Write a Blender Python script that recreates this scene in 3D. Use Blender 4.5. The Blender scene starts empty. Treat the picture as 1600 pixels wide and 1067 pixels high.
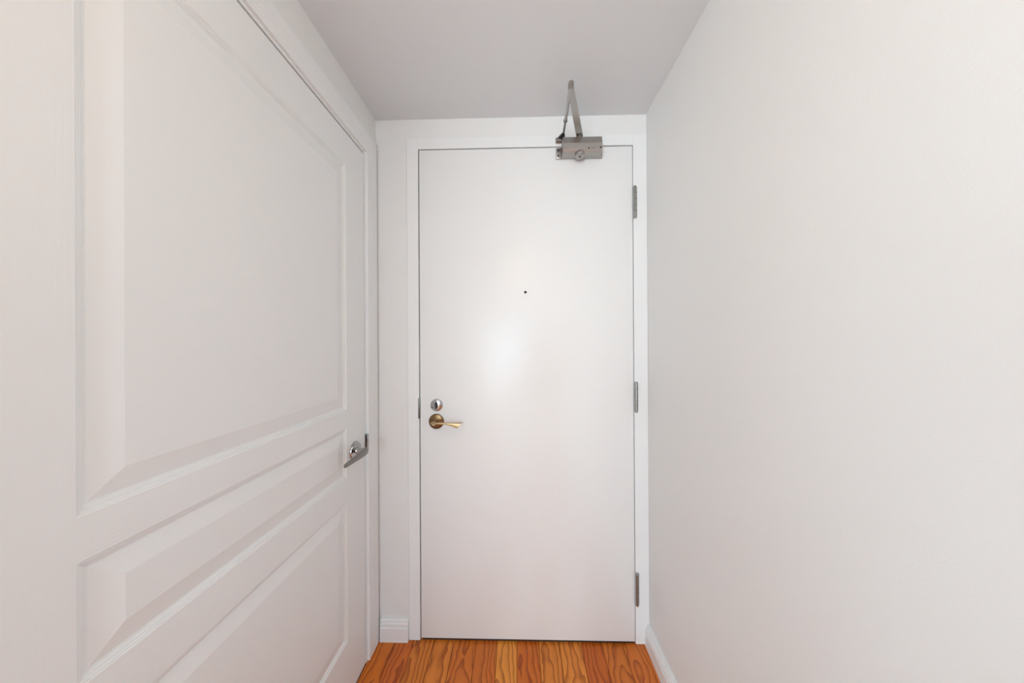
import bpy, bmesh, math, random
from mathutils import Vector, Matrix
random.seed(7)
SC = bpy.context.scene
COL = SC.collection
PI = math.pi

# ------------------------------------------------------------------ camera, world, light, exposure
F, DC, HC = 468.0, 468.0/366.0, 1.282
fw = Vector((-11.0/F, 1, 0.5/F)).normalized()
rt0 = fw.cross(Vector((0, 0, 1))).normalized()
up0 = rt0.cross(fw)
RR = 0.0053
rt = rt0*math.cos(RR) - up0*math.sin(RR)
up = up0*math.cos(RR) + rt0*math.sin(RR)
cd = bpy.data.cameras.new('camera')
cd.sensor_fit = 'HORIZONTAL'
cd.sensor_width = 36.0
cd.lens = 36.0*F/1600.0
cd.clip_start = 0.004
cam = bpy.data.objects.new('camera', cd)
COL.objects.link(cam)
M = Matrix((rt, up, -fw)).transposed().to_4x4()
M.translation = Vector((0, -DC, HC))
cam.matrix_world = M
SC.camera = cam

W = bpy.data.worlds.new('world')
SC.world = W
W.use_nodes = True
W.node_tree.nodes['Background'].inputs['Color'].default_value = (0.72, 0.91, 1.0, 1)
W.node_tree.nodes['Background'].inputs['Strength'].default_value = 3.4

def area(name, loc, target, sx, sy, power, color):
    l = bpy.data.lights.new(name, 'AREA')
    l.shape = 'RECTANGLE'; l.size = sx; l.size_y = sy
    l.energy = power; l.color = color
    o = bpy.data.objects.new(name, l)
    COL.objects.link(o)
    o.location = loc
    o.rotation_euler = (Vector(target)-Vector(loc)).to_track_quat('-Z', 'Z').to_euler()
    return o
# daylight in the window openings of the room behind the camera
K_NARROW, K_PATIO, K_LEFT, K_RIGHT = (19, 26.5, 32), (45, 49, 51), (20, 42.5, 58), (6, 6, 7)   # watts per colour channel
def daylight(k, *a):
    p = max(k)
    if p > 0: area('window_daylight', *a, p, tuple(v/p for v in k))
daylight(K_NARROW, (-0.26, -4.42, 1.47), (-0.26, 0, 1.47), 0.38, 0.8)
daylight(K_PATIO, (-1.3, -4.42, 1.12), (-1.3, 0, 1.12), 1.2, 2.0)
daylight(K_LEFT, (-3.32, -3.1, 1.35), (0, -3.1, 1.35), 1.8, 1.9)
daylight(K_RIGHT, (2.92, -3.1, 1.35), (0, -3.1, 1.35), 1.8, 1.9)
K_LAMP = (64.0, 47.0, 28.0)

SC.view_settings.view_transform = 'Standard'
SC.view_settings.look = 'None'
SC.view_settings.gamma = 1
SC.view_settings.use_curve_mapping = False
SC.view_settings.exposure = -0.08

# ------------------------------------------------------------------ helpers
def lin(c):
    return tuple(((v/255.0)/12.92 if v/255.0 <= 0.04045 else ((v/255.0+0.055)/1.055)**2.4) for v in c)

def mat(name, rgb, rough=0.5, metal=0.0, coat=0.0, spec=0.5, emit=None, estr=0.0, bump=None):
    """bump = (scale vector, strength, distance)"""
    m = bpy.data.materials.new(name)
    m.use_nodes = True
    nt = m.node_tree
    b = nt.nodes['Principled BSDF']
    b.inputs['Base Color'].default_value = (*rgb, 1)
    b.inputs['Roughness'].default_value = rough
    b.inputs['Metallic'].default_value = metal
    b.inputs['Coat Weight'].default_value = coat
    b.inputs['Specular IOR Level'].default_value = spec
    if emit:
        b.inputs['Emission Color'].default_value = (*emit, 1)
        b.inputs['Emission Strength'].default_value = estr
    if bump:
        sc, st, dist = bump
        tc = nt.nodes.new('ShaderNodeTexCoord')
        mp = nt.nodes.new('ShaderNodeMapping')
        mp.inputs['Scale'].default_value = sc
        nz = nt.nodes.new('ShaderNodeTexNoise')
        nz.inputs['Scale'].default_value = 1.0
        nz.inputs['Detail'].default_value = 3.0
        bp = nt.nodes.new('ShaderNodeBump')
        bp.inputs['Strength'].default_value = st
        bp.inputs['Distance'].default_value = dist
        nt.links.new(tc.outputs['Object'], mp.inputs['Vector'])
        nt.links.new(mp.outputs['Vector'], nz.inputs['Vector'])
        nt.links.new(nz.outputs['Fac'], bp.inputs['Height'])
        nt.links.new(bp.outputs['Normal'], b.inputs['Normal'])
    return m

def link(name, bm, m, parent=None, smooth=False, loc=None):
    bmesh.ops.recalc_face_normals(bm, faces=bm.faces)
    me = bpy.data.meshes.new(name)
    bm.to_mesh(me); bm.free()
    me.materials.append(m)
    if smooth:
        for p in me.polygons: p.use_smooth = True
        try: me.set_sharp_from_angle(angle=math.radians(35))
        except Exception: pass
    o = bpy.data.objects.new(name, me)
    COL.objects.link(o)
    if loc is not None: o.location = loc
    if parent is not None: o.parent = parent
    return o

def tag(o, label=None, cat=None, kind=None, group=None):
    if label: o['label'] = label
    if cat: o['category'] = cat
    if kind: o['kind'] = kind
    if group: o['group'] = group
    return o

def empty(name, loc, label, cat, kind=None):
    o = bpy.data.objects.new(name, None)
    o.empty_display_size = 0.05
    COL.objects.link(o)
    o.location = loc
    return tag(o, label, cat, kind)

def box(bm, x0, x1, y0, y1, z0, z1, bev=0.0, seg=1):
    t = bmesh.new()
    vs = [t.verts.new((x, y, z)) for x in (x0, x1) for y in (y0, y1) for z in (z0, z1)]
    for f in ((0,1,3,2), (4,6,7,5), (0,4,5,1), (2,3,7,6), (0,2,6,4), (1,5,7,3)):
        t.faces.new([vs[i] for i in f])
    if bev > 0:
        bmesh.ops.bevel(t, geom=t.edges[:], offset=bev, segments=seg, affect='EDGES', profile=0.5)
    merge(bm, t)

def merge(bm, t):
    me = bpy.data.meshes.new('tmp')
    t.to_mesh(me); t.free()
    bm.from_mesh(me)
    bpy.data.meshes.remove(me)

def lathe(bm, prof, origin, axis, n=32):
    """prof: list of (distance along axis, radius)"""
    a = Vector(axis).normalized()
    u = a.orthogonal().normalized(); v = a.cross(u)
    o = Vector(origin)
    rings = []
    for d, r in prof:
        if r < 1e-6: rings.append([bm.verts.new(o+a*d)])
        else: rings.append([bm.verts.new(o+a*d+(u*math.cos(2*PI*i/n)+v*math.sin(2*PI*i/n))*r) for i in range(n)])
    for A, B in zip(rings, rings[1:]):
        if len(A) == 1 and len(B) == 1: continue
        for i in range(n):
            j = (i+1) % n
            if len(A) == 1: bm.faces.new((A[0], B[i], B[j]))
            elif len(B) == 1: bm.faces.new((A[i], B[0], A[j]))
            else: bm.faces.new((A[i], B[i], B[j], A[j]))
    for R in (rings[0], rings[-1]):
        if len(R) > 1: bm.faces.new(R)

def tube(bm, p0, p1, r0, r1=None, n=20, ch=0.0):
    p0 = Vector(p0); p1 = Vector(p1); L = (p1-p0).length
    if r1 is None: r1 = r0
    pr = [(0, r0), (L, r1)] if ch <= 0 else [(0, r0-ch), (ch, r0), (L-ch, r1), (L, r1-ch)]
    lathe(bm, pr, p0, p1-p0, n)

def loft(bm, sections, close=True):
    """sections: list of equal-length vertex loops"""
    rs = [[bm.verts.new(p) for p in s] for s in sections]
    n = len(rs[0])
    for A, B in zip(rs, rs[1:]):
        for i in range(n):
            j = (i+1) % n
            bm.faces.new((A[i], B[i], B[j], A[j]))
    if close:
        bm.faces.new(rs[0]); bm.faces.new(rs[-1])

def superell(cx, cy, a, b, n=20, e=2.6):
    out = []
    for i in range(n):
        t = 2*PI*i/n
        c, s = math.cos(t), math.sin(t)
        out.append((cx+a*math.copysign(abs(c)**(2/e), c), cy+b*math.copysign(abs(s)**(2/e), s)))
    return out

# ------------------------------------------------------------------ materials
PAINT = (0.865, 0.862, 0.855)
m_wall = mat('wall_paint', PAINT, 0.6, bump=((260, 260, 260), 0.12, 0.002))
m_ceil = mat('ceiling_paint', (0.80, 0.82, 0.84), 0.85, bump=((300, 300, 300), 0.15, 0.002))
m_trim = mat('trim_paint', (0.89, 0.895, 0.90), 0.35)
m_entry = mat('entry_door_paint', (0.89, 0.885, 0.88), 0.30, spec=0.42, bump=((150, 150, 150), 0.06, 0.002))
m_stile = mat('moulded_door_vertical_grain', (0.87, 0.875, 0.88), 0.42, bump=((300, 300, 9), 0.08, 0.002))
m_rail = mat('moulded_door_horizontal_grain', (0.87, 0.875, 0.88), 0.42, bump=((300, 9, 300), 0.16, 0.002))
m_panel = mat('moulded_door_panel_paint', (0.87, 0.875, 0.88), 0.42)
m_dark = mat('black_rubber_and_gap_shade', (0.012, 0.011, 0.010), 0.6)  # tripod feet, and the painted shade under the entry door
m_hole = mat('dark_recess', (0.02, 0.018, 0.016), 0.8)
m_chrome = mat('polished_chrome', (0.46, 0.46, 0.46), 0.12, 1.0)
m_satin = mat('satin_nickel', (0.42, 0.405, 0.39), 0.28, 1.0)
m_pewter = mat('dark_pewter', (0.25, 0.24, 0.23), 0.25, 1.0)
m_alu = mat('brushed_aluminium', (0.44, 0.42, 0.40), 0.38, 1.0, bump=((60, 60, 900), 0.05, 0.001))
m_brass = mat('brass', (0.50, 0.36, 0.20), 0.36, 1.0)
m_bronze = mat('antique_brass', (0.20, 0.12, 0.06), 0.28, 1.0)
m_steel = mat('hinge_steel', (0.36, 0.36, 0.345), 0.3, 1.0)
m_plastic = mat('black_plastic', (0.02, 0.02, 0.02), 0.45)

def wood_material():
    m = bpy.data.materials.new('fir_plank')
    m.use_nodes = True
    nt = m.node_tree; N = nt.nodes; L = nt.links
    b = N['Principled BSDF']
    def math_(op, a=None, bb=None, va=0.0, vb=0.0):
        n = N.new('ShaderNodeMath'); n.operation = op
        n.inputs[0].default_value = va; n.inputs[1].default_value = vb
        if a is not None: L.new(a, n.inputs[0])
        if bb is not None: L.new(bb, n.inputs[1])
        return n.outputs[0]
    tc = N.new('ShaderNodeTexCoord'); oi = N.new('ShaderNodeObjectInfo')
    sp = N.new('ShaderNodeSeparateXYZ'); L.new(tc.outputs['Object'], sp.inputs[0])
    rnd = oi.outputs['Random']
    off = math_('MULTIPLY_ADD', rnd, None, vb=0.07); off.node.inputs[2].default_value = -0.035
    x = math_('SUBTRACT', sp.outputs['X'], off)
    yr = math_('MULTIPLY', rnd, None, vb=17.0)
    y = math_('ADD', sp.outputs['Y'], yr)
    cv = N.new('ShaderNodeCombineXYZ'); L.new(x, cv.inputs[0]); L.new(y, cv.inputs[1]); L.new(yr, cv.inputs[2])
    def noise(scale, detail, vec=(1, 1, 1)):
        mp = N.new('ShaderNodeMapping'); mp.inputs['Scale'].default_value = vec
        L.new(cv.outputs[0], mp.inputs['Vector'])
        n = N.new('ShaderNodeTexNoise'); n.inputs['Scale'].default_value = scale
        n.inputs['Detail'].default_value = detail
        L.new(mp.outputs['Vector'], n.inputs['Vector'])
        return n.outputs['Fac']
    x2 = math_('MULTIPLY', x, x)
    a = math_('MULTIPLY', x2, None, vb=3600.0)
    ax = math_('MULTIPLY', math_('ABSOLUTE', x), None, vb=70.0)
    a = math_('ADD', math_('MULTIPLY', a, None, vb=0.45), ax)
    c = math_('ADD', a, math_('MULTIPLY', y, None, vb=10.0))
    d = math_('ADD', c, math_('MULTIPLY', noise(5.0, 2.0, (3.0, 1.4, 1)), None, vb=12.0))
    s = math_('FRACT', math_('MULTIPLY', d, None, vb=0.25))
    # early wood light -> late wood narrow dark line
    r = N.new('ShaderNodeValToRGB')
    r.color_ramp.elements[0].position = 0.0; r.color_ramp.elements[0].color = (1.10, 1.16, 1.20, 1)
    r.color_ramp.elements[1].position = 0.93; r.color_ramp.elements[1].color = (0.46, 0.30, 0.15, 1)
    e = r.color_ramp.elements.new(0.55); e.color = (0.98, 0.97, 0.95, 1)
    e = r.color_ramp.elements.new(1.0); e.color = (1.0, 1.0, 1.0, 1)
    L.new(s, r.inputs[0])
    mx = N.new('ShaderNodeMix'); mx.data_type = 'RGBA'; mx.blend_type = 'MULTIPLY'; mx.inputs[0].default_value = 0.85
    L.new(oi.outputs['Color'], mx.inputs[6]); L.new(r.outputs['Color'], mx.inputs[7])
    fine = noise(1.0, 3.0, (900, 25, 1))
    rf = N.new('ShaderNodeValToRGB')
    rf.color_ramp.elements[0].position = 0.3; rf.color_ramp.elements[0].color = (0.86, 0.82, 0.78, 1)
    rf.color_ramp.elements[1].position = 0.7; rf.color_ramp.elements[1].color = (1.08, 1.08, 1.08, 1)
    L.new(fine, rf.inputs[0])
    mx2 = N.new('ShaderNodeMix'); mx2.data_type = 'RGBA'; mx2.blend_type = 'MULTIPLY'; mx2.inputs[0].default_value = 0.9
    L.new(mx.outputs[2], mx2.inputs[6]); L.new(rf.outputs['Color'], mx2.inputs[7])
    L.new(mx2.outputs[2], b.inputs['Base Color'])
    b.inputs['Roughness'].default_value = 0.38
    b.inputs['Specular IOR Level'].default_value = 0.4
    return m
m_wood = wood_material()

# ------------------------------------------------------------------ the room shell
XL, XR, ZC = -0.618, 0.545, 2.245       # side walls, ceiling
YW = 0.006                              # face of the end wall
YM = -1.62                              # mouth of the hall behind the camera
DY0, DY1 = -0.999, -0.097               # moulded door: hinge edge, latch edge
DZ0, DZ1 = 0.006, 2.036
EX0, EX1, EZ0, EZ1 = -0.4262, 0.4835, 0.012, 2.108  # entry door slab
GAP = 0.003

# floor
bm = bmesh.new(); box(bm, -3.3, 2.9, -4.4, 0.3, -0.12, -0.013)
floor = link('floor', bm, m_hole)
tag(floor, 'reddish fir plank floor in front of the entry door', 'floor', 'structure')
edges = [-0.618, -0.5365, -0.457, -0.3705, -0.284, -0.1877, -0.0986, -0.0144, 0.077, 0.1636, 0.255, 0.3416, 0.43, 0.5265, 0.61]
tones = [(198,112,46), (190,102,50), (200,122,64), (203,126,68), (192,110,54), (190,108,54), (212,142,78),
         (188,102,42), (200,126,66), (206,132,72), (184,98,46), (194,114,58), (198,114,58), (190, 110, 56)]
ends = [-1.05, -0.72, -1.3, -0.5, -0.95, -0.62, -1.2, -0.8, -1.1, -0.55, -1.35, -0.7, -0.9, -1.2]
for i in range(14):
    x0, x1 = edges[i], edges[i+1]
    ys = [0.045, ends[i], -1.7]
    for k in range(2):
        a, b_ = ys[k+1], ys[k]
        w = (x1-x0)/2-0.0007; h = (b_-a)/2-0.0004
        bm = bmesh.new(); box(bm, -w, w, -h, h, -0.0128, 0.0, 0.0006)
        o = link('plank', bm, m_wood, floor, loc=((x0+x1)/2, (a+b_)/2, 0))
        t = tones[i] if k == 0 else random.choice(tones)
        o.color = (*[v*q for v, q in zip(lin(t), (1.22, 1.08, 0.54))], 1)
for j in range(20):                      # the room behind the camera, wider runs
    x0 = -3.2+j*0.3
    bm = bmesh.new(); box(bm, -0.1496, 0.1496, -1.33, 1.33, -0.0128, 0.0, 0.0006)
    o = link('plank', bm, m_wood, floor, loc=(x0+0.15, -3.04, 0))
    o.color = (*[v*q for v, q in zip(lin(random.choice(tones)), (1.22, 1.08, 0.54))], 1)

# ceiling
bm = bmesh.new(); box(bm, -3.3, 2.9, -4.4, 0.2, ZC, ZC+0.15)
tag(link('ceiling', bm, m_ceil), 'flat grey-white hallway ceiling', 'ceiling', 'structure')

# left wall with an opening for the moulded door
oy0, oy1, oz1 = DY0-0.022, DY1+0.022, DZ1+0.025
bm = bmesh.new()
box(bm, XL-0.12, XL, oy1, 0.2, 0, ZC)
box(bm, XL-0.12, XL, YM, oy0, 0, ZC)
box(bm, XL-0.12, XL, oy0, oy1, oz1, ZC)
tag(link('wall_left', bm, m_wall), 'white painted wall around the panelled door on the left', 'wall', 'structure')
bm = bmesh.new(); box(bm, XR, XR+0.12, YM, 0.2, 0, ZC)
tag(link('wall_right', bm, m_wall), 'bare white painted wall right of the entry door', 'wall', 'structure')
# end wall with the opening for the entry door
fx0, fx1, fz1 = -0.4310, EX1+0.0030, EZ1+0.0050
bm = bmesh.new()
box(bm, XL, fx0-0.03, YW, 0.2, 0, ZC)
box(bm, fx1+0.03, XR, YW, 0.2, 0, ZC)
box(bm, fx0-0.03, fx1+0.03, YW, 0.2, fz1+0.03, ZC)
tag(link('wall_end', bm, m_wall), 'white end wall with the entry door set in it', 'wall', 'structure')

# the room behind the camera (lets daylight in)
bm = bmesh.new()
box(bm, -3.2, XL-0.12, YM, YM+0.1, 0, ZC)
tag(link('wall_front_left', bm, m_wall), 'white wall of the room behind, left of the hall mouth', 'wall', 'structure')
bm = bmesh.new()
box(bm, XR+0.12, 2.8, YM, YM+0.1, 0, ZC)
tag(link('wall_front_right', bm, m_wall), 'white wall of the room behind, right of the hall mouth', 'wall', 'structure')

def window_wall(name, axis, at, lo, hi, label, wins, out):
    """wins: list of (window name, label, w0, w1, z0, z1), left to right"""
    bm = bmesh.new()
    def seg(a, b, c, d):
        if axis == 'x': box(bm, min(at, at+out), max(at, at+out), a, b, c, d)
        else: box(bm, a, b, min(at, at+out), max(at, at+out), c, d)
    e = lo
    for win, wl, w0, w1, z0, z1 in wins:
        seg(e, w0, 0, ZC); seg(w0, w1, 0, z0); seg(w0, w1, z1, ZC)
        e = w1
    seg(e, hi, 0, ZC)
    tag(link(name, bm, m_wall), label, 'wall', 'structure')
    def bar(bm_, a, b, c, d):
        m0, m1 = sorted((at+out*0.3, at+out*0.6))
        if axis == 'x': box(bm_, m0, m1, a, b, c, d)
        else: box(bm_, a, b, m0, m1, c, d)
    t = 0.04
    for win, wl, w0, w1, z0, z1 in wins:
        bm = bmesh.new()
        bar(bm, w0, w0+t, z0, z1); bar(bm, w1-t, w1, z0, z1)
        bar(bm, w0+t, w1-t, z0, z0+t); bar(bm, w0+t, w1-t, z1-t, z1)
        wd = tag(link(win, bm, m_trim), wl, 'window', 'structure')
        if w1-w0 > 1:
            bm = bmesh.new(); c = (w0+w1)/2
            bar(bm, c-t/2, c+t/2, z0+t, z1-t)
            link('mullion', bm, m_trim, wd)
window_wall('wall_back', 'y', -4.3, -3.2, 2.8, 'white wall of the room behind with two windows',
            [('window_1', 'tall glazed opening in the wall far behind', -1.9, -0.7, 0.12, 2.12), ('window_2', 'narrow window in the wall far behind', -0.45, -0.07, 1.07, 1.87)], -0.1)
window_wall('wall_side_left', 'x', -3.2, -4.3, YM+0.1, 'left wall of the room behind with a wide window',
            [('window_3', 'wide window on the left of the room behind', -4.0, -2.2, 0.4, 2.2)], -0.1)
window_wall('wall_side_right', 'x', 2.8, -4.3, YM+0.1, 'right wall of the room behind with a wide window',
            [('window_4', 'wide window on the right of the room behind', -4.0, -2.2, 0.4, 2.2)], 0.1)

# ------------------------------------------------------------------ entry door frame
FX0, FX1, FZ1 = -0.480, 0.5445, 2.160
def frame_piece(bm, x0, x1, z0, z1, y0, y1, bev=0.0012):
    box(bm, x0, x1, y0, y1, z0, z1, bev)
fr = empty('trim_1', (0, 0, 0), 'white painted steel frame around the entry door', 'door frame', 'structure')
bm = bmesh.new()
frame_piece(bm, FX0, fx0, 0.001, FZ1, 0.0, 0.05)
frame_piece(bm, fx0-0.02, fx0+0.014, 0.001, fz1+0.01, 0.052, 0.12)
link('jamb', bm, m_trim, fr)
bm = bmesh.new()
frame_piece(bm, fx1, FX1, 0.001, FZ1, 0.0, 0.05)
frame_piece(bm, fx1-0.014, fx1+0.02, 0.001, fz1+0.01, 0.052, 0.12)
link('jamb', bm, m_trim, fr)
bm = bmesh.new()
frame_piece(bm, fx0, fx1, fz1, FZ1, 0.0, 0.05)
frame_piece(bm, fx0+0.014, fx1-0.014, fz1-0.014, fz1+0.02, 0.052, 0.12)
link('head_jamb', bm, m_trim, fr)
# strike plate lip on the latch jamb
bm = bmesh.new(); box(bm, fx0-0.0042, fx0+0.0022, -0.0022, 0.012, 0.9545, 1.0405, 0.001, 2)
tag(link('strike_plate', bm, m_pewter, fr, True), 'dark metal strike plate lip')

# ------------------------------------------------------------------ entry door
d1 = empty('door_1', (0, 0, 0), 'tall flat white entry door with peephole and lever at the hall end', 'door', 'structure')
bm = bmesh.new(); box(bm, EX0, EX1, 0.0, 0.044, EZ0, EZ1, 0.0018, 2)
link('door_slab', bm, m_entry, d1, True)
bm = bmesh.new(); box(bm, EX0+0.004, EX1-0.004, 0.006, 0.036, 0.0008, EZ0-0.0002)  # added black strip: stands for the dark gap, stops light from behind
tag(link('door_gap_shade', bm, m_dark, d1), 'black strip for the shade in the gap under the door')
# peephole
bm = bmesh.new(); lathe(bm, [(0.0, 0.0072), (0.0012, 0.0070), (0.0016, 0.0062)], (0.0284, 0, 1.4933), (0, -1, 0), 24)
ph = link('peephole', bm, m_trim, d1, True)
bm = bmesh.new(); lathe(bm, [(0.0014, 0.0058), (0.0024, 0.0048), (0.0030, 0)], (0.0284, 0, 1.4933), (0, -1, 0), 24)
tag(link('lens', bm, m_hole, ph, True), 'black glass lens')
# deadbolt
cx, cz = -0.3545, 1.0125
bm = bmesh.new(); lathe(bm, [(0, 0.0262), (0.003, 0.0262), (0.006, 0.0245), (0.0082, 0.019), (0.009, 0.010), (0.009, 0)], (cx, 0, cz), (0, -1, 0), 40)
db = tag(link('deadbolt', bm, m_chrome, d1, True), 'round chrome deadbolt plate')
bm = bmesh.new()
loft(bm, [[(cx+px, -y, cz+pz) for px, pz in superell(0, 0, a, b_)] for y, a, b_ in ((0.008, 0.0055, 0.0125), (0.012, 0.0040, 0.0145), (0.020, 0.0032, 0.0150), (0.022, 0.002, 0.0135))])
bmesh.ops.rotate(bm, verts=bm.verts, cent=(cx, 0, cz), matrix=Matrix.Rotation(math.radians(-5), 3, 'Y'))
tag(link('thumb_turn', bm, m_plastic, db, True), 'dark upright thumb turn')
# lever
cx, cz = -0.3565, 0.9425
bm = bmesh.new(); lathe(bm, [(0, 0.0325), (0.003, 0.0325), (0.0065, 0.0305), (0.0085, 0.024), (0.0095, 0.012), (0.0095, 0)], (cx, 0, cz), (0, -1, 0), 48)
lv = tag(link('rosette', bm, m_bronze, d1, True), 'round dark brass lever plate')
bm = bmesh.new()
tube(bm, (cx, -0.009, cz), (cx, -0.046, cz+0.002), 0.010, 0.0085, 24)
zc = cz+0.0055
secs = []
for x, zt, zb, yb, yf in ((cx-0.012, .0018, -.0055, -.042, -.048), (cx, .0035, -.0075, -.036, -.052), (cx+0.02, .0030, -.0050, -.040, -.054),
                          (cx+0.045, .0018, -.0052, -.042, -.055), (cx+0.075, .0010, -.0110, -.042, -.056), (cx+0.100, .0000, -.0215, -.041, -.057)):
    secs.append((x, zt, zb, yb, yf))
loops = []
for i, (x, zt, zb, yb, yf) in enumerate(secs):
    slant = 0.0 if i < 5 else 0.018
    m_ = (yb+yf)/2
    loops.append([(x+slant, yb, zc+zt-.001), (x+slant, m_, zc+zt), (x+slant, yf, zc+zt-.001), (x+slant*.5, yf-.001, zc+(zt+zb)/2),
                  (x, yf, zc+zb+.001), (x, m_, zc+zb), (x, yb, zc+zb+.001), (x+slant*.5, yb+.001, zc+(zt+zb)/2)])
loft(bm, loops)
tag(link('lever', bm, m_brass, lv, True), 'brass lever flaring to a slanted end')
# hinges
for z0, z1, tilt in ((1.8035, 1.933, 0), (0.985, 1.108, 0), (0.1715, 0.3025, 0)):
    hx, hy = 0.4915, -0.0068
    n = 5; L = z1-z0
    bm = bmesh.new()
    for k in range(n):
        a = z0+L*k/n; b_ = z0+L*(k+1)/n
        tube(bm, (hx, hy, a+0.0011), (hx, hy, b_-0.0011), 0.0066, 0.0066, 20, 0.0006)
    tube(bm, (hx, hy, z0), (hx, hy, z1), 0.0042, 0.0042, 14)
    lathe(bm, [(0, 0.0058), (0.002, 0.0052), (0.0035, 0.003), (0.004, 0)], (hx, hy, z1), (0, 0, 1), 20)
    lathe(bm, [(0, 0.0058), (0.002, 0.0052), (0.0035, 0.003), (0.004, 0)], (hx, hy, z0), (0, 0, -1), 20)
    hg = link('hinge', bm, m_steel, d1, True)
    bm = bmesh.new(); box(bm, hx+0.0050, hx+0.0088, -0.0045, -0.0006, z0+0.001, z1-0.001, 0.0006)  # leaf edge coloured black to stand in for the barrel's shadow
    tag(link('hinge_leaf_shadow', bm, m_plastic, hg), 'hinge leaf edge, black for the shadow beside the barrel')

# ------------------------------------------------------------------ door closer
dc = empty('door_closer', (0.264, -0.001, 2.06), 'satin grey hydraulic door closer with folded arm on top of the entry door', 'door closer')
inv = Vector((-0.264, 0.001, -2.06))
def dlink(name, bm, m, parent=None, smooth=True):
    bmesh.ops.translate(bm, verts=bm.verts, vec=inv)
    return link(name, bm, m, parent or dc, smooth)
bm = bmesh.new()
sect = [(-0.003, 2.057), (-0.040, 2.0565), (-0.050, 2.0600), (-0.0545, 2.0660), (-0.0560, 2.0900), (-0.0545, 2.0925), (-0.048, 2.1190), (-0.044, 2.1205), (-0.003, 2.1205)]
loft(bm, [[(0.1845, y, z) for y, z in sect], [(0.3430, y, z) for y, z in sect]])
body = dlink('closer_body', bm, m_alu, smooth=False)
bm = bmesh.new()
box(bm, 0.1610, 0.1848, -0.0070, -0.0006, 2.0560, 2.1020, 0.0022, 2)
dlink('mounting_flange', bm, m_alu)
bm = bmesh.new()
box(bm, 0.3427, 0.3560, -0.0070, -0.0006, 2.0560, 2.1020, 0.0022, 2)
dlink('mounting_flange', bm, m_alu)
for x, z in ((0.1705, 2.068), (0.1705, 2.091)):
    bm = bmesh.new(); lathe(bm, [(0.0, 0.0042), (0.0016, 0.0040), (0.0024, 0.0022), (0.0024, 0)], (x, -0.0070, z), (0, -1, 0), 16)
    dlink('screw', bm, m_hole)
# end cap seams, pinion cap and adjusting valves
bm = bmesh.new(); lathe(bm, [(-0.003, 0.0195), (0.010, 0.0195), (0.0125, 0.0180), (0.0125, 0.0135), (0.0145, 0.0130), (0.0145, 0)], (0.2545, -0.036, 2.057), (0, -0.25, -1), 36)
pc = tag(dlink('pinion_cap', bm, m_satin), 'round cap under the closer body')
bm = bmesh.new(); lathe(bm, [(0.0140, 0.0045), (0.0150, 0.0045), (0.0150, 0)], (0.2545, -0.036, 2.057), (0, -0.25, -1), 6)
dlink('hex_screw', bm, m_hole, pc)
for x, z, r in ((0.2880, 2.0685, 0.0032), (0.3010, 2.0680, 0.0014), (0.3065, 2.0680, 0.0014), (0.3120, 2.0680, 0.0014), (0.3360, 2.0700, 0.0036)):
    bm = bmesh.new(); lathe(bm, [(0.0, r), (0.0006, r*0.9), (0.0006, 0)], (x, -0.0546, z), (0, -1, 0), 12)
    dlink('valve_screw', bm, m_hole)
# main arm: flat bar from the pinion to the elbow
P0, P1 = Vector((0.2570, -0.030, 2.129)), Vector((0.1790, -0.268, 2.131))
bm = bmesh.new()
tube(bm, (0.2570, -0.030, 2.117), (0.2570, -0.030, 2.137), 0.0125, 0.0125, 24, 0.001)
dr = (P1-P0).normalized(); sd = dr.cross(Vector((0, 0, 1))).normalized()
secs = []
for t, w, h in ((-0.01, 0.0115, 0.0028), (0.02, 0.0130, 0.0030), (0.10, 0.0128, 0.0030), (0.20, 0.0108, 0.0030), (0.254, 0.0095, 0.0030)):
    c = P0+dr*t
    secs.append([c+sd*w+Vector((0, 0, h-.001)), c+sd*(w-.001)+Vector((0, 0, h)), c-sd*(w-.001)+Vector((0, 0, h)), c-sd*w+Vector((0, 0, h-.001)),
                 c-sd*w-Vector((0, 0, h-.001)), c-sd*(w-.001)-Vector((0, 0, h)), c+sd*(w-.001)-Vector((0, 0, h)), c+sd*w-Vector((0, 0, h-.001))])
loft(bm, secs)
dlink('main_arm', bm, m_alu, smooth=False)
# elbow
bm = bmesh.new()
lathe(bm, [(0, 0.0065), (0.002, 0.0098), (0.009, 0.0098), (0.0095, 0.0080), (0.0120, 0.0080), (0.0125, 0.0098), (0.026, 0.0098), (0.030, 0.0075), (0.031, 0)],
      (P1.x, P1.y-0.002, 2.123), (0, 0, 1), 28)
el = tag(dlink('elbow', bm, m_satin), 'rounded elbow joint')
# connecting rod, two diameters
R0, R1 = Vector((P1.x, P1.y, 2.144)), Vector((0.1885, -0.030, 2.142))
mid = R0.lerp(R1, 0.66)
bm = bmesh.new()
tube(bm, R0, mid, 0.0064, 0.0060, 18, 0.0008)
rod = dlink('connecting_rod', bm, m_satin)
bm = bmesh.new(); tube(bm, mid, R0.lerp(R1, 0.69), 0.0078, 0.0078, 18, 0.0008)
dlink('lock_collar', bm, m_pewter, rod)
bm = bmesh.new(); tube(bm, R0.lerp(R1, 0.69), R1, 0.0043, 0.0043, 14)
dlink('threaded_rod', bm, m_pewter, rod)
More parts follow.
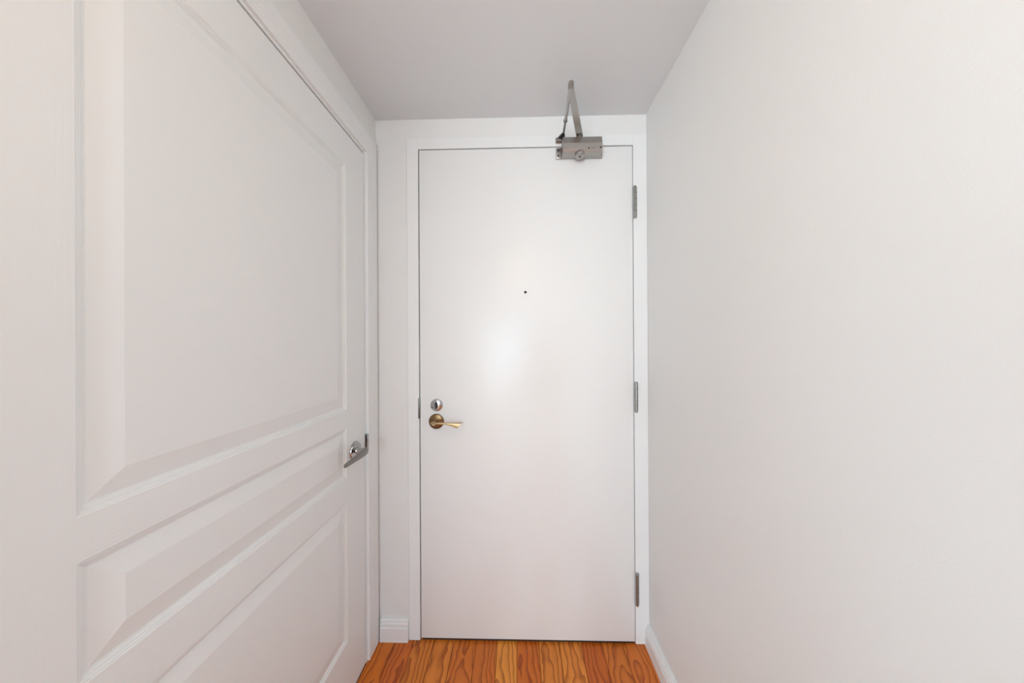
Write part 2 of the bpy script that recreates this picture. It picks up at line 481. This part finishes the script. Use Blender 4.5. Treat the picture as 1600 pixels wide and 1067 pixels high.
# shoe on the frame
bm = bmesh.new()
box(bm, 0.1600, 0.1930, -0.0040, -0.0006, 2.1235, 2.1480, 0.001)
box(bm, 0.1640, 0.1890, -0.0200, -0.0035, 2.1290, 2.1340, 0.001)
sh = dlink('shoe_bracket', bm, m_satin)
bm = bmesh.new()
loft(bm, [[(0.165+a, -0.0045-b_, z) for a, b_ in ((0, 0), (0.024, 0), (0.030, 0.026), (0.018, 0.034), (0.010, 0.022))] for z in (2.1350, 2.1430)])
tube(bm, (0.1885, -0.030, 2.131), (0.1885, -0.030, 2.149), 0.0058, 0.0058, 16, 0.0008)
tag(dlink('pivot', bm, m_plastic, sh, False), 'black pivot knuckle')

# ------------------------------------------------------------------ moulded three panel door on the left
d2 = empty('door_2', (XL, DY1, 0), 'white moulded three-panel door with grey lever on the left', 'door', 'structure')
def L2(bm, name, m, parent=None, smooth=False):
    bmesh.ops.translate(bm, verts=bm.verts, vec=Vector((-XL, -DY1, 0)))
    return link(name, bm, m, parent or d2, smooth)
PY0, PY1 = -0.8755, -0.2210
PZ = [(0.214, 0.714), (0.7985, 0.975), (1.039, 1.9185)]
TH = 0.035
bm = bmesh.new(); box(bm, XL-TH, XL, DY0, PY0, DZ0, DZ1, 0.0); L2(bm, 'stile', m_stile)
bm = bmesh.new(); box(bm, XL-TH, XL, PY1, DY1, DZ0, DZ1, 0.0); L2(bm, 'stile', m_stile)
zz = [DZ0]+[v for p in PZ for v in p]+[DZ1]
for k in range(4):
    bm = bmesh.new(); box(bm, XL-TH, XL, PY0, PY1, zz[2*k], zz[2*k+1], 0.0); L2(bm, 'rail', m_rail)
prof = [(0.0, 0.0), (0.0014, -0.0019), (0.0042, -0.0022), (0.0056, -0.0043), (0.0086, -0.0046), (0.0102, -0.0068), (0.0130, -0.0074), (0.0150, -0.0076),
        (0.0180, -0.0070), (0.0455, -0.0013), (0.0483, -0.0007), (0.0520, 0.0)]
for z0, z1 in PZ:
    bm = bmesh.new()
    rings = []
    for t, d in prof:
        rings.append([bm.verts.new((XL+d, y, z)) for y, z in ((PY0+t, z0+t), (PY1-t, z0+t), (PY1-t, z1-t), (PY0+t, z1-t))])
    for A, B in zip(rings, rings[1:]):
        for i in range(4):
            j = (i+1) % 4
            bm.faces.new((A[i], A[j], B[j], B[i]))
    bm.faces.new(rings[-1])
    back = [bm.verts.new((XL-TH, v.co.y, v.co.z)) for v in rings[0]]
    for i in range(4):
        j = (i+1) % 4
        bm.faces.new((rings[0][j], rings[0][i], back[i], back[j]))
    bm.faces.new(back)
    L2(bm, 'panel', m_panel)
# lever handle
hy, hz = -0.171, 0.878
bm = bmesh.new(); lathe(bm, [(0, 0.0345), (0.003, 0.0345), (0.007, 0.0325), (0.009, 0.0270), (0.0095, 0.012), (0.0095, 0)], (XL, hy, hz), (1, 0, 0), 48)
rs = tag(L2(bm, 'rosette', m_chrome, smooth=True), 'round chrome lever plate')
bm = bmesh.new(); lathe(bm, [(0.008, 0.0130), (0.012, 0.0115), (0.020, 0.0098), (0.040, 0.0098)], (XL, hy, hz), (1, 0, 0), 28)
L2(bm, 'neck', m_chrome, rs, True)
bm = bmesh.new()
secs = []
for y, xc, hw, hh in ((0.0145, 0.0415, 0.002, 0.006), (0.0125, 0.0425, 0.0045, 0.0105), (0.004, 0.0440, 0.0060, 0.0136), (-0.012, 0.0460, 0.0062, 0.0138), (-0.040, 0.0470, 0.0058, 0.0124),
                      (-0.075, 0.0475, 0.0050, 0.0100), (-0.110, 0.0470, 0.0045, 0.0084), (-0.134, 0.0465, 0.0042, 0.0074), (-0.142, 0.0465, 0.0030, 0.0050)):
    secs.append([(XL+xc+a, hy+y, hz-0.0005+b_) for a, b_ in superell(0, 0, hw, hh, 20, 3.0)])
loft(bm, secs)
tag(L2(bm, 'lever', m_pewter, rs, True), 'grey tapered lever')

# jamb, casing and strike of the moulded door
cs = empty('trim_2', (XL, 0, 0), 'white stepped casing around the panelled door', 'door casing', 'structure')
def L3(bm, name, m, smooth=False):
    bmesh.ops.translate(bm, verts=bm.verts, vec=Vector((-XL, 0, 0)))
    return link(name, bm, m, cs, smooth)
J0, J1, JZ = DY0-0.003, DY1+0.003, DZ1+0.006
bm = bmesh.new()
box(bm, XL-0.115, XL+0.0008, J1, oy1-0.0002, 0.001, oz1-0.0002)
box(bm, XL-0.085, XL-TH-0.002, J1-0.014, J1, 0.001, JZ)
L3(bm, 'jamb', m_trim)
bm = bmesh.new()
box(bm, XL-0.115, XL+0.0008, oy0+0.0002, J0, 0.001, oz1-0.0002)
box(bm, XL-0.085, XL-TH-0.002, J0, J0+0.014, 0.001, JZ)
L3(bm, 'jamb', m_trim)
bm = bmesh.new()
box(bm, XL-0.115, XL+0.0008, J0, J1, JZ, oz1-0.0002)
box(bm, XL-0.085, XL-TH-0.002, J0+0.014, J1-0.014, JZ-0.014, JZ)
L3(bm, 'head_jamb', m_trim)
RV = 0.010
CW = 0.0825
cprof = [(0, 0.0005), (0, 0.0075), (0.002, 0.0095), (0.009, 0.0097), (0.011, 0.0086), (0.014, 0.0086), (0.017, 0.0096), (0.031, 0.0100), (0.033, 0.0094), (0.035, 0.0104),
         (0.052, 0.0108), (0.054, 0.0102), (0.057, 0.0112), (0.074, 0.0114), (CW-0.003, 0.0100), (CW, 0.0070), (CW, 0.0005)]
cy1, cy0, cz1 = J1+RV, J0-RV, JZ+RV
def casing(name, A, B):
    """A, B: functions mapping profile offset s to a (y, z) point at each end"""
    bm = bmesh.new()
    loft(bm, [[(XL+t, *A(s)) for s, t in cprof], [(XL+t, *B(s)) for s, t in cprof]])
    L3(bm, name, m_trim)
casing('casing_leg', lambda s: (cy1+s, 0.001), lambda s: (cy1+s, cz1+s))
casing('casing_leg', lambda s: (cy0-s, 0.001), lambda s: (cy0-s, cz1+s))
casing('casing_head', lambda s: (cy1+s, cz1+s), lambda s: (cy0-s, cz1+s))
bm = bmesh.new()
box(bm, XL-0.010, XL+0.0085, J1-0.0022, J1+0.0006, 0.860, 0.918, 0.0006)
box(bm, XL+0.0012, XL+0.0105, J1-0.0022, J1+0.0105, 0.862, 0.916, 0.0020, 2)
tag(L3(bm, 'strike_plate', m_chrome, True), 'chrome strike plate lip')

# ------------------------------------------------------------------ baseboards
def base_profile(H, T):
    k = H/0.093
    return [(0, 0.0), (T+0.001, 0.0), (T, 0.012*k), (T-0.001, 0.056*k), (T-0.0035, 0.060*k), (T-0.0035, 0.0625*k), (T-0.002, 0.066*k), (T-0.003, 0.074*k),
            (T-0.006, 0.0765*k), (T-0.0052, 0.080*k), (T-0.007, 0.0865*k), (T-0.0105, 0.0890*k), (T-0.0105, 0.0930*k), (0, 0.093*k)]
bm = bmesh.new()
pr = base_profile(0.095, 0.0155)
loft(bm, [[(x, YW-0.0003-t, z+0.0003) for t, z in pr] for x in (XL+0.0150, FX0-0.0008)])
tag(link('baseboard_end', bm, m_trim), 'short white grooved baseboard between panelled door and entry door', 'baseboard', 'structure')
bm = bmesh.new()
pr = base_profile(0.086, 0.0195)
loft(bm, [[(XR-0.0003-t, y, z+0.0003) for t, z in pr] for y in (-0.0008, YM+0.002)])
tag(link('baseboard_right', bm, m_trim), 'white grooved baseboard along the bare right wall', 'baseboard', 'structure')
bm = bmesh.new()
pr = base_profile(0.093, 0.0155)
loft(bm, [[(XL+0.0003+t, y, z+0.0003) for t, z in pr] for y in (cy0-CW-0.001, YM+0.002)])
tag(link('baseboard_left', bm, m_trim), 'white grooved baseboard beside the hinge side of the panelled door', 'baseboard', 'structure')

# ------------------------------------------------------------------ ceiling light above the photographer
m_glow = mat('lit_opal_glass', (0.9, 0.88, 0.84), 0.4, emit=tuple(v/max(K_LAMP) for v in K_LAMP), estr=max(K_LAMP))
cl = empty('ceiling_light', (-0.03, -1.44, ZC), 'round opal ceiling light glowing warm above the hall, behind the viewpoint', 'ceiling light')
bm = bmesh.new(); lathe(bm, [(0.0005, 0.085), (0.020, 0.085), (0.022, 0.080)], (0, 0, 0), (0, 0, -1), 40)
link('base', bm, m_satin, cl, True)
bm = bmesh.new(); lathe(bm, [(0.0225, 0.070), (0.040, 0.068), (0.058, 0.055), (0.068, 0.030), (0.071, 0)], (0, 0, 0), (0, 0, -1), 40)
link('diffuser', bm, m_glow, cl, True)

# ------------------------------------------------------------------ the photographer's tripod and camera (they cast the soft shadow on the door)
ty = -DC-0.115
tp = empty('tripod', (0, ty, 0), 'black three-legged tripod standing in the hall, its shadow on the entry door', 'tripod')
bm = bmesh.new()
tube(bm, (0, 0, 0.62), (0, 0, 1.14), 0.014, 0.014, 16)
tube(bm, (0, 0, 0.96), (0, 0, 1.04), 0.032, 0.036, 20, 0.003)
link('centre_column', bm, m_plastic, tp, True)
bm = bmesh.new()
tube(bm, (0, 0, 1.14), (0, 0, 1.205), 0.026, 0.022, 20, 0.003)
box(bm, -0.03, 0.03, -0.03, 0.03, 1.205, 1.222, 0.002)
link('head', bm, m_plastic, tp, True)
for a in (200, 340, 90):
    r = math.radians(a)
    ux, uy = math.cos(r), math.sin(r)
    bm = bmesh.new()
    tube(bm, (0.03*ux, 0.03*uy, 1.01), (0.22*ux, 0.22*uy, 0.50), 0.015, 0.014, 14)
    tube(bm, (0.22*ux, 0.22*uy, 0.50), (0.40*ux, 0.40*uy, 0.018), 0.011, 0.010, 14)
    lg = link('leg', bm, m_plastic, tp, True)
    bm = bmesh.new(); tube(bm, (0.400*ux, 0.400*uy, 0.022), (0.404*ux, 0.404*uy, 0.001), 0.014, 0.016, 14)
    link('rubber_foot', bm, m_dark, lg, True)
ca = empty('digital_camera', (0, ty, 1.2225), 'black camera mounted on the tripod facing the entry door', 'camera')
bm = bmesh.new()
box(bm, -0.070, 0.070, -0.035, 0.030, 0.0, 0.095, 0.008, 2)
box(bm, -0.030, 0.030, -0.030, 0.026, 0.094, 0.120, 0.008, 2)
box(bm, -0.070, -0.045, 0.025, 0.050, 0.005, 0.090, 0.008, 2)
link('camera_body', bm, m_plastic, ca, True)
bm = bmesh.new(); lathe(bm, [(0.03, 0.036), (0.045, 0.038), (0.080, 0.040), (0.100, 0.042), (0.104, 0.040), (0.104, 0.034), (0.098, 0.033), (0.094, 0.020), (0.094, 0)], (0, 0, HC-1.2225), (0, 1, 0), 36)
link('camera_lens', bm, m_plastic, ca, True)
